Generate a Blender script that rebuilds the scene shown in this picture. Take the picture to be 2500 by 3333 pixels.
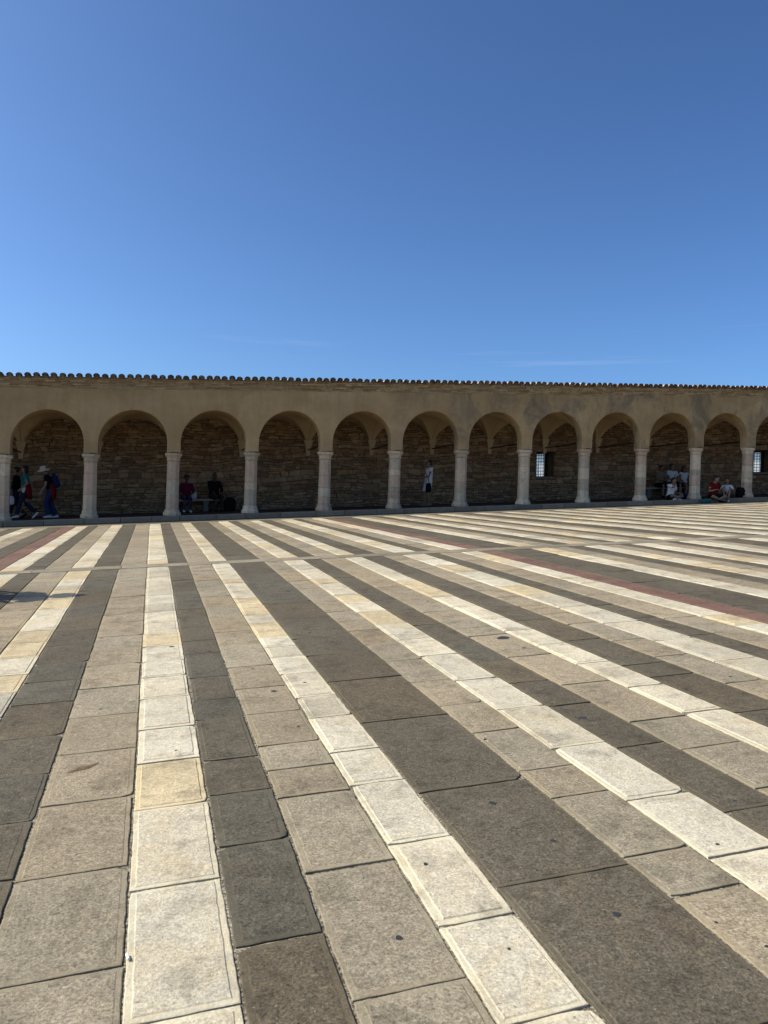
import bpy, bmesh, math, random
from mathutils import Vector, Matrix, noise
scene = bpy.context.scene
for o in list(bpy.data.objects): bpy.data.objects.remove(o, do_unlink=True)
col = scene.collection
PI = math.pi

# ---------------------------------------------------------------- camera
CZ = 1.42                                             # eye height over the paving under the camera
SU, SVN, SVF, VF, ZF, SKEW = .05983, .0387, .0224, 11.925, CZ - .9591, -.0033
F = 2515.07
cam = bpy.data.cameras.new('camera'); cam_ob = bpy.data.objects.new('camera', cam); col.objects.link(cam_ob)
RX = Vector((.95807, -.28482, .03126)); RD = Vector((.02849, -.01385, -.99950)); RF = Vector((.28511, .95848, -.00515))
cam_ob.matrix_world = Matrix(((RX.x, -RD.x, -RF.x, 0), (RX.y, -RD.y, -RF.y, 0), (RX.z, -RD.z, -RF.z, CZ), (0, 0, 0, 1)))
cam.sensor_fit = 'VERTICAL'; cam.sensor_height = 36; cam.lens = F / 3333 * 36
cam.clip_start = .05; cam.clip_end = 20000
scene.camera = cam_ob
scene.render.resolution_x = 768; scene.render.resolution_y = 1024

# ---------------------------------------------------------------- sky, sun, exposure
SUN_EL = math.radians(42.0)
sun_to = Vector((-.981, .205, 0)).normalized()        # horizontal direction towards the sun (left, a little behind the arcade)
sun_vec = Vector((sun_to.x * math.cos(SUN_EL), sun_to.y * math.cos(SUN_EL), math.sin(SUN_EL)))
world = bpy.data.worlds.new('World'); scene.world = world; world.use_nodes = True
nt = world.node_tree; nt.nodes.clear()
sky = nt.nodes.new('ShaderNodeTexSky'); sky.sky_type = 'NISHITA'; sky.sun_disc = False
sky.sun_elevation = SUN_EL; sky.sun_rotation = math.atan2(sun_to.x, sun_to.y)
sky.altitude = 400; sky.air_density = .8; sky.dust_density = 3.0; sky.ozone_density = 5.0
gm = nt.nodes.new('ShaderNodeGamma'); gm.inputs['Gamma'].default_value = 1.32                 # deeper, more contrasty blue all over the sky
hs = nt.nodes.new('ShaderNodeMix'); hs.data_type = 'RGBA'; hs.blend_type = 'MULTIPLY'; hs.inputs[0].default_value = 1; hs.inputs[7].default_value = (1.05, 1.19, 1.19, 1)
bg = nt.nodes.new('ShaderNodeBackground'); bg.inputs['Strength'].default_value = .0785
wo = nt.nodes.new('ShaderNodeOutputWorld')
nt.links.new(sky.outputs[0], gm.inputs[0]); nt.links.new(gm.outputs[0], hs.inputs[6]); tc = nt.nodes.new('ShaderNodeTexCoord'); mp = nt.nodes.new('ShaderNodeMapping'); mp.inputs['Scale'].default_value = (3.2, 3.2, 70); mp.inputs['Location'].default_value = (8.2, 2.6, 6.4)
wn = nt.nodes.new('ShaderNodeTexNoise'); wn.inputs['Scale'].default_value = 1.; wn.inputs['Detail'].default_value = 7; wn.inputs['Roughness'].default_value = .6
wr_ = nt.nodes.new('ShaderNodeMapRange'); wr_.inputs[1].default_value = .60; wr_.inputs[2].default_value = .80; wr_.inputs[3].default_value = 0; wr_.inputs[4].default_value = .15
sz = nt.nodes.new('ShaderNodeSeparateXYZ'); lowb = nt.nodes.new('ShaderNodeMapRange'); lowb.inputs[1].default_value = .26; lowb.inputs[2].default_value = .18
wm = nt.nodes.new('ShaderNodeMath'); wm.operation = 'MULTIPLY'; cm_ = nt.nodes.new('ShaderNodeMix'); cm_.data_type = 'RGBA'; cm_.inputs[7].default_value = (7.5, 8.3, 9.5, 1)   # thin wisps of cloud low over the horizon
L_ = nt.links.new
L_(tc.outputs['Generated'], mp.inputs[0]); L_(mp.outputs[0], wn.inputs['Vector']); L_(wn.outputs['Fac'], wr_.inputs[0]); L_(tc.outputs['Generated'], sz.inputs[0]); L_(sz.outputs[2], lowb.inputs[0])
L_(wr_.outputs[0], wm.inputs[0]); L_(lowb.outputs[0], wm.inputs[1]); L_(wm.outputs[0], cm_.inputs[0]); L_(hs.outputs[2], cm_.inputs[6]); L_(cm_.outputs[2], bg.inputs[0]); nt.links.new(bg.outputs[0], wo.inputs[0])
sl = bpy.data.lights.new('sun', 'SUN'); sl.energy = 5.0; sl.angle = math.radians(.5); sl.color = (1, .92, .76)
so = bpy.data.objects.new('sun', sl); col.objects.link(so)
so.rotation_euler = sun_vec.to_track_quat('Z', 'Y').to_euler(); so.location = (-30, 10, 40)
scene.view_settings.view_transform = 'Standard'; scene.view_settings.look = 'None'
scene.view_settings.exposure = .35; scene.view_settings.gamma = 1; scene.view_settings.use_curve_mapping = False

# ---------------------------------------------------------------- helpers
def tag(o, label=None, cat=None, group=None, kind=None):
    if label: o['label'] = label
    if cat: o['category'] = cat
    if group: o['group'] = group
    if kind: o['kind'] = kind
    return o
def empty(name, loc=(0, 0, 0), rz=0):
    o = bpy.data.objects.new(name, None); col.objects.link(o); o.location = loc; o.rotation_euler.z = rz
    o.empty_display_size = .2
    return o
class MB:
    def __init__(s): s.v = []; s.f = []; s.t = []; s.m = []
    def add(s, vs, fs, tint=(1, 1, 1, 1), m=0):
        n = len(s.v); s.v += [tuple(p) for p in vs]
        s.t += list(tint) if isinstance(tint, list) else [tint] * len(vs)
        s.f += [tuple(i + n for i in f) for f in fs]; s.m += [m] * len(fs)
    def box(s, x0, x1, y0, y1, z0, z1, tint=(1, 1, 1, 1), shear=None):
        vs = [(x, y, z) for x in (x0, x1) for y in (y0, y1) for z in (z0, z1)]
        if shear: vs = [(x, y, z + shear(x)) for x, y, z in vs]
        s.add(vs, [(0, 1, 3, 2), (4, 6, 7, 5), (0, 4, 5, 1), (2, 3, 7, 6), (0, 2, 6, 4), (1, 5, 7, 3)], tint)
    def tube(s, pts, rad, side=None, n=10, caps=True):
        """tapered tube through pts; rad = r or (r_side, r_other); rounded ends"""
        pts = [Vector(p) for p in pts]; rr = [(r, r) if not isinstance(r, tuple) else r for r in rad]
        rings = []
        def frame(i):
            a = pts[max(i - 1, 0)]; b = pts[min(i + 1, len(pts) - 1)]; d = (b - a).normalized()
            sd = Vector(side) if side is not None else (Vector((0, 0, 1)) if abs(d.z) < .9 else Vector((0, 1, 0)))
            sd = (sd - d * sd.dot(d)).normalized(); return d, sd, d.cross(sd)
        def ring(c, sd, ot, r1, r2): return [c + sd * r1 * math.cos(2 * PI * k / n) + ot * r2 * math.sin(2 * PI * k / n) for k in range(n)]
        for i, p in enumerate(pts):
            d, sd, ot = frame(i); r1, r2 = rr[i]
            if i == 0 and caps:
                for q in (.92, .6): rings.append(ring(p - d * min(r1, r2) * q, sd, ot, r1 * math.sqrt(1 - q * q), r2 * math.sqrt(1 - q * q)))
            rings.append(ring(p, sd, ot, r1, r2))
            if i == len(pts) - 1 and caps:
                for q in (.6, .92): rings.append(ring(p + d * min(r1, r2) * q, sd, ot, r1 * math.sqrt(1 - q * q), r2 * math.sqrt(1 - q * q)))
        vs = [p for r in rings for p in r]; fs = []
        for i in range(len(rings) - 1):
            for k in range(n): fs.append((i * n + k, i * n + (k + 1) % n, (i + 1) * n + (k + 1) % n, (i + 1) * n + k))
        fs.append(tuple(range(n - 1, -1, -1))); fs.append(tuple((len(rings) - 1) * n + k for k in range(n)))
        s.add(vs, fs)
    def ell(s, c, r, n=12, m=8, rot=None):
        c = Vector(c); vs = []; fs = []
        for j in range(1, m):
            a = PI * j / m
            for k in range(n):
                b = 2 * PI * k / n; p = Vector((r[0] * math.sin(a) * math.cos(b), r[1] * math.sin(a) * math.sin(b), r[2] * math.cos(a)))
                if rot: p = rot @ p
                vs.append(c + p)
        top = Vector((0, 0, r[2])); bot = Vector((0, 0, -r[2]))
        if rot: top = rot @ top; bot = rot @ bot
        vs += [c + top, c + bot]; T = (m - 1) * n
        for j in range(m - 2):
            for k in range(n): fs.append((j * n + k, (j + 1) * n + k, (j + 1) * n + (k + 1) % n, j * n + (k + 1) % n))
        for k in range(n): fs.append((T, k, (k + 1) % n)); fs.append((T + 1, (m - 2) * n + (k + 1) % n, (m - 2) * n + k))
        s.add(vs, fs)
    def rings(s, rings, tint=(1, 1, 1, 1), cap0=True, cap1=True):
        n = len(rings[0]); vs = [p for r in rings for p in r]; fs = []
        for i in range(len(rings) - 1):
            for k in range(n): fs.append((i * n + k, i * n + (k + 1) % n, (i + 1) * n + (k + 1) % n, (i + 1) * n + k))
        if cap0: fs.append(tuple(range(n - 1, -1, -1)))
        if cap1: fs.append(tuple((len(rings) - 1) * n + k for k in range(n)))
        s.add(vs, fs, tint)
    def mesh(s, name):
        me = bpy.data.meshes.new(name); me.from_pydata(s.v, [], s.f)
        ca = me.color_attributes.new('tint', 'FLOAT_COLOR', 'POINT')
        ca.data.foreach_set('color', [c for t in s.t for c in t])
        me.update(); return me
    def build(s, name, mat, parent=None, smooth=False, kind=None):
        me = s.mesh(name); me.materials.append(mat)
        if smooth: me.polygons.foreach_set('use_smooth', [True] * len(me.polygons))
        o = bpy.data.objects.new(name, me); col.objects.link(o); o.parent = parent
        if kind: o['kind'] = kind
        return o
    def remesh(s, name, mat, parent, voxel=.012, it=3):
        me = s.mesh('tmp'); o = bpy.data.objects.new('tmp', me); col.objects.link(o)
        md = o.modifiers.new('r', 'REMESH'); md.mode = 'VOXEL'; md.voxel_size = voxel; md.use_smooth_shade = True
        ms = o.modifiers.new('s', 'SMOOTH'); ms.iterations = it; ms.factor = .5
        dg = bpy.context.evaluated_depsgraph_get(); ev = o.evaluated_get(dg)
        m2 = bpy.data.meshes.new_from_object(ev); m2.name = name
        bpy.data.objects.remove(o, do_unlink=True); bpy.data.meshes.remove(me)
        m2.materials.clear(); m2.materials.append(mat)
        q = bpy.data.objects.new(name, m2); col.objects.link(q); q.parent = parent
        return q

def zg(u, v): return ZF + SU * u + (SVN if v < VF else SVF) * (v - VF)          # plaza surface (two planes that meet at the border stones)
def ux(u, v): return u + SKEW * (v - VF)
V0 = 25.93; U0 = -1.9465; BAY = 2.5; NB0, NB1 = -3, 14                           # column line; columns NB0..NB1
def zp(u): return CZ - .6115 + SU * (u - U0)                                      # arcade platform, climbing with the plaza
def zfl(u, v): return zp(u) + .0224 * (v - V0)
def px(p):                                                                        # picture size of things, only used to rank the largest pieces
    d = Vector(p) - Vector((0, 0, CZ)); z = d.dot(RF)
    if z < .2: return None
    return (1250 + F * d.dot(RX) / z, 1666.5 + F * d.dot(RD) / z)

# ---------------------------------------------------------------- materials
class NT:
    def __init__(s, name):
        s.mat = bpy.data.materials.new(name); s.mat.use_nodes = True; s.t = s.mat.node_tree; s.b = s.t.nodes['Principled BSDF']
        s.geo = s.t.nodes.new('ShaderNodeNewGeometry')
    def n(s, ty, **kw):
        x = s.t.nodes.new(ty)
        for k, v in kw.items(): setattr(x, k, v)
        return x
    def l(s, a, b): s.t.links.new(a, b)
    def noise(s, scale, detail=4, rough=.55, vec=None, stretch=None, dist=0):
        x = s.n('ShaderNodeTexNoise'); x.inputs['Scale'].default_value = scale; x.inputs['Detail'].default_value = detail
        x.inputs['Roughness'].default_value = rough; x.inputs['Distortion'].default_value = dist
        src = vec or s.geo.outputs['Position']
        if stretch:
            m = s.n('ShaderNodeMapping'); m.inputs['Scale'].default_value = stretch; s.l(src, m.inputs[0]); src = m.outputs[0]
        s.l(src, x.inputs['Vector']); return x.outputs['Fac']
    def ramp(s, fac, stops):
        r = s.n('ShaderNodeValToRGB'); e = r.color_ramp.elements
        while len(e) < len(stops): e.new(.5)
        for q, (p, c) in zip(e, stops):
            q.position = p; q.color = c if isinstance(c, tuple) else (c, c, c, 1)
        s.l(fac, r.inputs[0]); return r.outputs[0]
    def mix(s, a, b, fac, mode='MIX'):
        m = s.n('ShaderNodeMix', data_type='RGBA', blend_type=mode)
        for i, q in ((6, a), (7, b), (0, fac)):
            if isinstance(q, (int, float)): m.inputs[i].default_value = q
            elif isinstance(q, tuple): m.inputs[i].default_value = q
            else: s.l(q, m.inputs[i])
        return m.outputs[2]
    def attr(s):
        a = s.n('ShaderNodeAttribute'); a.attribute_name = 'tint'; return a
    def bump(s, h, strength, dist, prev=None):
        b = s.n('ShaderNodeBump'); b.inputs['Strength'].default_value = strength; b.inputs['Distance'].default_value = dist
        s.l(h, b.inputs['Height'])
        if prev: s.l(prev, b.inputs['Normal'])
        return b.outputs[0]
    def out(s, colr, rough=.8, nrm=None, spec=.3):
        if isinstance(colr, tuple): s.b.inputs['Base Color'].default_value = colr
        else: s.l(colr, s.b.inputs['Base Color'])
        if isinstance(rough, (int, float)): s.b.inputs['Roughness'].default_value = rough
        else: s.l(rough, s.b.inputs['Roughness'])
        s.b.inputs['Specular IOR Level'].default_value = spec
        if nrm: s.l(nrm, s.b.inputs['Normal'])
        return s.mat

def slab_mat(name, blotch, bl_lo, bl_hi, bl_amt, grain, rim):
    m = NT(name); a = m.attr(); c = a.outputs['Color']
    vs_ = m.n('ShaderNodeVectorMath', operation='MULTIPLY_ADD'); vs_.inputs[1].default_value = (911, 737, 523); m.l(a.outputs['Vector'], vs_.inputs[0]); m.l(m.geo.outputs['Position'], vs_.inputs[2])
    own = vs_.outputs[0]                              # every slab is cut from its own piece of stone
    big = m.noise(1.7, 5, .6, vec=own); c = m.mix(c, m.ramp(big, [(.25, .8), (.7, 1.12)]), .75, 'MULTIPLY')
    bl = m.ramp(m.noise(2.4, 6, .65, vec=own, dist=.6), [(bl_lo, 0.), (bl_hi, 1.)])
    fb = m.n('ShaderNodeMath', operation='MULTIPLY'); m.l(bl, fb.inputs[0]); fb.inputs[1].default_value = bl_amt
    c = m.mix(c, blotch, fb.outputs[0])
    st = m.ramp(m.noise(5.5, 7, .7, vec=own, dist=.3), [(.33, .5), (.5, 1.)]); c = m.mix(c, st, .7, 'MULTIPLY')
    vn = m.ramp(m.noise(1.5, 3, .5, vec=own, dist=1.6), [(.40, 0.), (.455, 1.), (.47, 0.), (.53, 0.), (.56, .7), (.575, 0.)]); vf_ = m.n('ShaderNodeMath', operation='MULTIPLY'); m.l(vn, vf_.inputs[0]); vf_.inputs[1].default_value = bl_amt * .5
    c = m.mix(c, blotch, vf_.outputs[0])
    dirt = m.ramp(m.noise(.45, 6, .65), [(.32, .78), (.6, 1.04)]); c = m.mix(c, dirt, .8, 'MULTIPLY')
    # bush-hammered centre: fine speckle; smoother drafted margin (alpha = 1)
    g1 = m.ramp(m.noise(105, 3, .75), [(.34, 1 - grain), (.5, 1.0), (.66, 1 + grain)])
    g2 = m.ramp(m.noise(34, 5, .75), [(.3, 1 - grain * .7), (.7, 1 + grain * .6)])
    inv = m.n('ShaderNodeMath', operation='SUBTRACT'); inv.inputs[0].default_value = 1; m.l(a.outputs['Alpha'], inv.inputs[1])
    amt = m.n('ShaderNodeMath', operation='MULTIPLY_ADD'); m.l(inv.outputs[0], amt.inputs[0]); amt.inputs[1].default_value = .65; amt.inputs[2].default_value = .35
    c = m.mix(c, g1, amt.outputs[0], 'MULTIPLY'); c = m.mix(c, g2, amt.outputs[0], 'MULTIPLY')
    lf = m.n('ShaderNodeMath', operation='MULTIPLY'); m.l(a.outputs['Alpha'], lf.inputs[0]); lf.inputs[1].default_value = .8
    c = m.mix(c, (rim, rim, rim * .96, 1), lf.outputs[0], 'MULTIPLY')
    pit = m.ramp(m.noise(42, 3, .6, vec=own), [(.66, 1.), (.72, .35)]); c = m.mix(c, pit, .7, 'MULTIPLY')
    fl_ = m.ramp(m.noise(80, 2, .5, vec=own), [(.70, 0.), (.75, 1.)]); ff = m.n('ShaderNodeMath', operation='MULTIPLY'); m.l(fl_, ff.inputs[0]); ff.inputs[1].default_value = .35; c = m.mix(c, (.42, .36, .26, 1), ff.outputs[0])
    h = m.bump(m.noise(105, 4, .75), .7, .005); h = m.bump(m.noise(12, 4, .6), .35, .01, h)
    return m.out(c, .85, h, .15)
M = {}
M['W'] = slab_mat('white_limestone', (.43, .34, .20, 1), .54, .70, .5, .3, 1.16)
M['D'] = slab_mat('dark_sandstone', (.115, .087, .055, 1), .55, .75, .45, .5, 1.08)
M['T'] = slab_mat('tan_sandstone', (.21, .155, .095, 1), .56, .74, .4, .44, 1.06)
M['R'] = slab_mat('red_stone', (.145, .085, .065, 1), .5, .7, .4, .4, 1.1)
def joint_mat():
    m = NT('joint_mortar')
    c = m.ramp(m.noise(75, 4, .75), [(.33, (.03, .025, .018, 1)), (.45, (.11, .095, .068, 1)), (.58, (.36, .32, .245, 1))])
    c = m.mix(c, m.ramp(m.noise(1.1, 4), [(.35, .45), (.65, 1.1)]), .8, 'MULTIPLY')
    return m.out(c, .95, m.bump(m.noise(120, 4), .8, .006), .1)
M['joint'] = joint_mat()
def plaster_mat():
    m = NT('lime_plaster')
    c = m.ramp(m.noise(.55, 6, .6, stretch=(1, 1, 1.6)), [(.3, (.35, .228, .108, 1)), (.5, (.415, .275, .134, 1)), (.72, (.475, .325, .17, 1))])
    c = m.mix(c, m.ramp(m.noise(3.5, 6, .7), [(.3, .84), (.7, 1.1)]), .7, 'MULTIPLY')
    # weathering: sooty patches on the stretch of wall to the right
    sx = m.n('ShaderNodeSeparateXYZ'); m.l(m.geo.outputs['Position'], sx.inputs[0])
    mr = m.n('ShaderNodeMapRange'); mr.inputs[1].default_value = 5; mr.inputs[2].default_value = 13; m.l(sx.outputs[0], mr.inputs[0])
    so_ = m.ramp(m.noise(.9, 7, .72, stretch=(1, 1, .8), dist=.5), [(.47, 0.), (.60, 1.)])
    k = m.n('ShaderNodeMath', operation='MULTIPLY'); m.l(so_, k.inputs[0]); m.l(mr.outputs[0], k.inputs[1])
    k2 = m.n('ShaderNodeMath', operation='MULTIPLY'); m.l(k.outputs[0], k2.inputs[0]); k2.inputs[1].default_value = .72
    c = m.mix(c, (.15, .125, .085, 1), k2.outputs[0])
    pv = m.n('ShaderNodeTexVoronoi'); pv.inputs['Scale'].default_value = .42; pv.inputs['Randomness'].default_value = .9; m.l(m.geo.outputs['Position'], pv.inputs['Vector'])
    bw = m.n('ShaderNodeRGBToBW'); m.l(pv.outputs['Color'], bw.inputs[0]); c = m.mix(c, m.ramp(bw.outputs[0], [(.2, .88), (.8, 1.1)]), .8, 'MULTIPLY')      # old repairs
    st = m.ramp(m.noise(2.2, 5, .6, stretch=(2.2, 2.2, .22)), [(.38, .86), (.6, 1.04)]); c = m.mix(c, st, .6, 'MULTIPLY')
    h = m.bump(m.noise(5, 6, .6), .35, .03); h = m.bump(m.noise(60, 4, .6), .25, .006, h)
    return m.out(c, .92, h, .12)
M['plaster'] = plaster_mat()
def vault_mat():
    m = NT('bounce_lit_vault'); c = m.ramp(m.noise(.9, 5, .6), [(.3, (.42, .30, .17, 1)), (.7, (.52, .385, .235, 1))])  # paler than the facade plaster: bounced light put into the colour
    return m.out(c, .92, m.bump(m.noise(7, 5), .3, .02), .1)
M['vault'] = vault_mat()
def pane_mat():
    m = NT('brightening_pane'); tr = m.n('ShaderNodeBsdfTranslucent'); tr.inputs['Color'].default_value = (.86, .88, .9, 1)  # translucent pane added to make the window openings look bright
    m.l(tr.outputs[0], m.t.nodes['Material Output'].inputs['Surface']); return m.mat
M['pane'] = pane_mat()
def tint_mat(name, lo=.75, hi=1.15, s1=9, s2=60, rough=.85, bump=.4, bd=.01, spec=.2, veins=False):
    m = NT(name); c = m.attr().outputs['Color']
    c = m.mix(c, m.ramp(m.noise(s1, 6, .65, dist=.4), [(.28, lo), (.72, hi)]), 1., 'MULTIPLY')
    c = m.mix(c, m.ramp(m.noise(s2, 4, .7), [(.3, .85), (.7, 1.12)]), .7, 'MULTIPLY')
    if veins: c = m.mix(c, m.ramp(m.noise(7, 8, .75, dist=1.5, stretch=(1, 1, .5)), [(.36, .5), (.45, 1.)]), .6, 'MULTIPLY')
    h = m.bump(m.noise(s2 * .6, 5, .7), bump, bd)
    return m.out(c, rough, h, spec)
M['stone'] = tint_mat('rubble_stone', .6, 1.25, 8, 70, .92, .7, .02, .1)
M['marble'] = tint_mat('weathered_marble', .82, 1.1, 6, 40, .7, .3, .008, .3, True)
M['kerb'] = tint_mat('grey_kerb_stone', .75, 1.12, 4, 80, .8, .4, .006, .3)
M['brick'] = tint_mat('cornice_brick', .7, 1.2, 6, 50, .92, .6, .01, .1)
M['tile'] = tint_mat('terracotta_tile', .6, 1.25, 14, 60, .8, .4, .006, .25)
def wallbed_mat():
    m = NT('wall_mortar'); c = m.ramp(m.noise(6, 6, .7), [(.3, (.06, .04, .022, 1)), (.7, (.13, .088, .05, 1))])
    return m.out(c, .95, m.bump(m.noise(40, 5), .8, .03), .1)
M['bed'] = wallbed_mat()
def floor_mat():
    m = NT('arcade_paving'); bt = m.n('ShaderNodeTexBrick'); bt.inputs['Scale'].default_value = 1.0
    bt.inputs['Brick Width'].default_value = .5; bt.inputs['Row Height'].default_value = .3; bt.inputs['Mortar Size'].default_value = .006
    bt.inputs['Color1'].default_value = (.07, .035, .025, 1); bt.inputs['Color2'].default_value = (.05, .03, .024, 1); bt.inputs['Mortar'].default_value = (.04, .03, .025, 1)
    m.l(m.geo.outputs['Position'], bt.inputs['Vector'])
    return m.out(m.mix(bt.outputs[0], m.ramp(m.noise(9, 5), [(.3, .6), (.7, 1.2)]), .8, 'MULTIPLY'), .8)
M['floor'] = floor_mat()
def plain(name, c, rough=.85, var=.25, sc=30, spec=.2, metal=0):
    m = NT(name); cc = m.mix(c + (1,) if len(c) == 3 else c, m.ramp(m.noise(sc, 4, .6), [(.3, 1 - var), (.7, 1 + var)]), 1., 'MULTIPLY')
    m.b.inputs['Metallic'].default_value = metal
    return m.out(cc, rough, m.bump(m.noise(sc * 3, 3), .2, .004), spec)
M['iron'] = plain('wrought_iron', (.018, .016, .015), .7, .3, 40, .3)
M['terrain'] = plain('valley_fields', (.11, .12, .055), .95, .4, .02, .1)

# ---------------------------------------------------------------- setting: terrain, bed of the paving, slabs
tb = MB(); N = 40
for i in range(N + 1):
    for j in range(N + 1):
        a = 2 * PI * j / N; r = 3 + (i / N) ** 3 * 9000
        tb.v.append((r * math.cos(a) + 8, r * math.sin(a) + 20, -3.5 - 60 * min(1, max(0, r - 60) / 400) + 25 * noise.noise(Vector((math.cos(a) * r / 900, math.sin(a) * r / 900, 3))) * min(1, r / 900)))
        tb.t.append((1, 1, 1, 1))
for i in range(N):
    for j in range(N): tb.f.append((i * (N + 1) + j, (i + 1) * (N + 1) + j, (i + 1) * (N + 1) + j + 1, i * (N + 1) + j + 1))
tb.build('terrain', M['terrain'], kind='structure', smooth=True)

VEND = 23.95; VFRONT = V0 - .40                       # stripes stop at VEND, platform riser at VFRONT
UA, UB = -9.5, 31.0
bed = MB(); GAP = -.0085
def bedstrip(v0, v1):
    xs = [-32, UB + 22]
    bed.add([(x, v, zg(x, v) + GAP) for v in (v0, v1) for x in xs], [(0, 1, 3, 2)])
bedstrip(-14, VF - .001); bedstrip(VF - .001 + .001, V0 + .3)
pave = bed.build('plaza_paving', M['joint'], kind='structure')

us = [-1.7852,-1.5061,-1.1383,-.8287,-.4593,-.0772,.2325,.5084,.8407,1.1031,1.6206,1.9052,2.2143,2.5009,2.8678,3.1412,3.5044,3.8175,4.1882,4.4433,4.81,5.116,5.4185,6.0704,6.4074,6.7474,7.0798,7.4141,7.7392,7.9959,8.349,8.6982,8.9793,9.3471,9.6544,10.25,10.6303]
JOINTS = {2:[11.28,10.817,10.27,9.905,9.217,8.579,8.003,7.47,6.97,6.434,5.901,5.452],
3:[10.996,10.611,9.713,8.881,8.659,8.031,7.373,6.756,6.149,5.637,5.117,4.477,3.927,3.41,2.932],
4:[10.633,10.202,9.617,9.129,8.57,8.025,7.613,6.982,6.465,5.97,5.36,4.744,4.147,3.533,2.911,2.321],
5:[11.208,10.58,10.143,9.608,9.108,8.523,8.021,7.447,6.95,6.472,5.951,5.502,4.993,4.405,3.899,3.369,2.726,2.061],
6:[10.959,10.193,9.252,8.794,8.054,7.605,7.096,6.557,6.094,5.393,4.849,4.478,3.831,3.418,2.934,2.303],
7:[11.405,11.007,10.636,10.068,9.311,8.787,8.073,7.489,6.826,6.269,5.58,5.02,4.481,3.944,3.61,3.295,2.65,1.977],
8:[11.646,11.17,10.806,10.054,9.695,9.064,8.555,8.028,7.497,7.119,6.472,6.116,5.759,5.288,4.703,4.289,3.739,3.326,2.753,2.214,1.769],
9:[11.112,10.469,9.375,8.093,7.166,6.329,5.73,4.98,4.119,3.155,2.361],
10:[10.6,9.582,8.689,7.901,7.389,6.905,6.476,5.93,5.366,4.797,4.258,3.776,3.233,2.925,2.405,2.134],
11:[11.1,10.6,10.051,9.63,9.189,8.759,8.321,7.823,7.274,6.644,5.972,5.434,4.73,4.085,3.443,2.802,2.305],
12:[10.7,9.624,8.937,8.225,7.845,7.245,6.502,5.779,5.121,4.554,4.043,3.345,2.59],
13:[11.0,10.277,9.488,8.678,8.029,7.539,7.05,6.584,6.224,5.923,5.176,4.407,3.658,3.224],
14:[11.3,10.674,10.244,9.656,9.072,8.475,7.838,7.208,6.553,6.009,5.426,4.84,4.226,3.689,3.017],
15:[10.7,9.68,8.673,7.627,6.82,6.355,5.502,4.688,4.381],
17:[11.0,10.245,9.554,8.856,8.243,7.504,6.782,5.992,5.261,4.579]}
random.seed(7)
stripes = []                                          # (u0, u1, type, measured joints)
for i in range(len(us) - 1):
    if i == 21: ty = 'R'
    elif i == 22: ty = 'D'
    elif i < 21: ty = 'DTW'[i % 3]
    else: ty = 'WTD'[(i - 23) % 3]
    stripes.append((us[i], us[i + 1], ty, JOINTS.get(i)))
u = us[-1]; k = 0
while u < UB:
    ty = 'TDW'[k % 3]; w = random.uniform(.29, .38); stripes.append((u, u + w, ty, None)); u += w; k += 1
u = us[0]; seq = [('W', .315), ('R', .335), ('D', .39), ('T', .37), ('W', .32)]; k = 0
while u > UA:
    ty, w = seq[k] if k < len(seq) else ('DTW'[(k - 5) % 3], random.uniform(.29, .38))
    stripes.append((u - w, u, ty, None)); u -= w; k += 1
def slab_tint(ty, cu=99, cv=99):
    r = random.random()
    if ty == 'W' and cv < 4.6: r = .6 if (-.1 < cu < .25 and 3.37 < cv < 3.9) else .2 + .62 * (r > .5)      # the one honey-coloured slab among the nearest pale ones
    b = random.uniform(*{'W': (.9, 1.1), 'D': (.93, 1.08), 'T': (.93, 1.07), 'R': (.92, 1.08)}[ty])
    if ty == 'W': c = (0.464, 0.410, 0.306) if r < .45 else (0.459, 0.372, 0.233) if r < .66 else (0.479, 0.430, 0.330) if r < .88 else (0.388, 0.345, 0.262)
    elif ty == 'D': c = (0.098, 0.083, 0.059) if r < .72 else (0.094, 0.084, 0.062) if r < .88 else (0.103, 0.084, 0.056)
    elif ty == 'T': c = (0.260, 0.213, 0.146) if r < .55 else (0.253, 0.215, 0.153) if r < .88 else (0.266, 0.212, 0.139)
    else: c = (.155, .09, .068) if r < .6 else (.165, .10, .075)
    return tuple(x * b for x in c)
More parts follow.
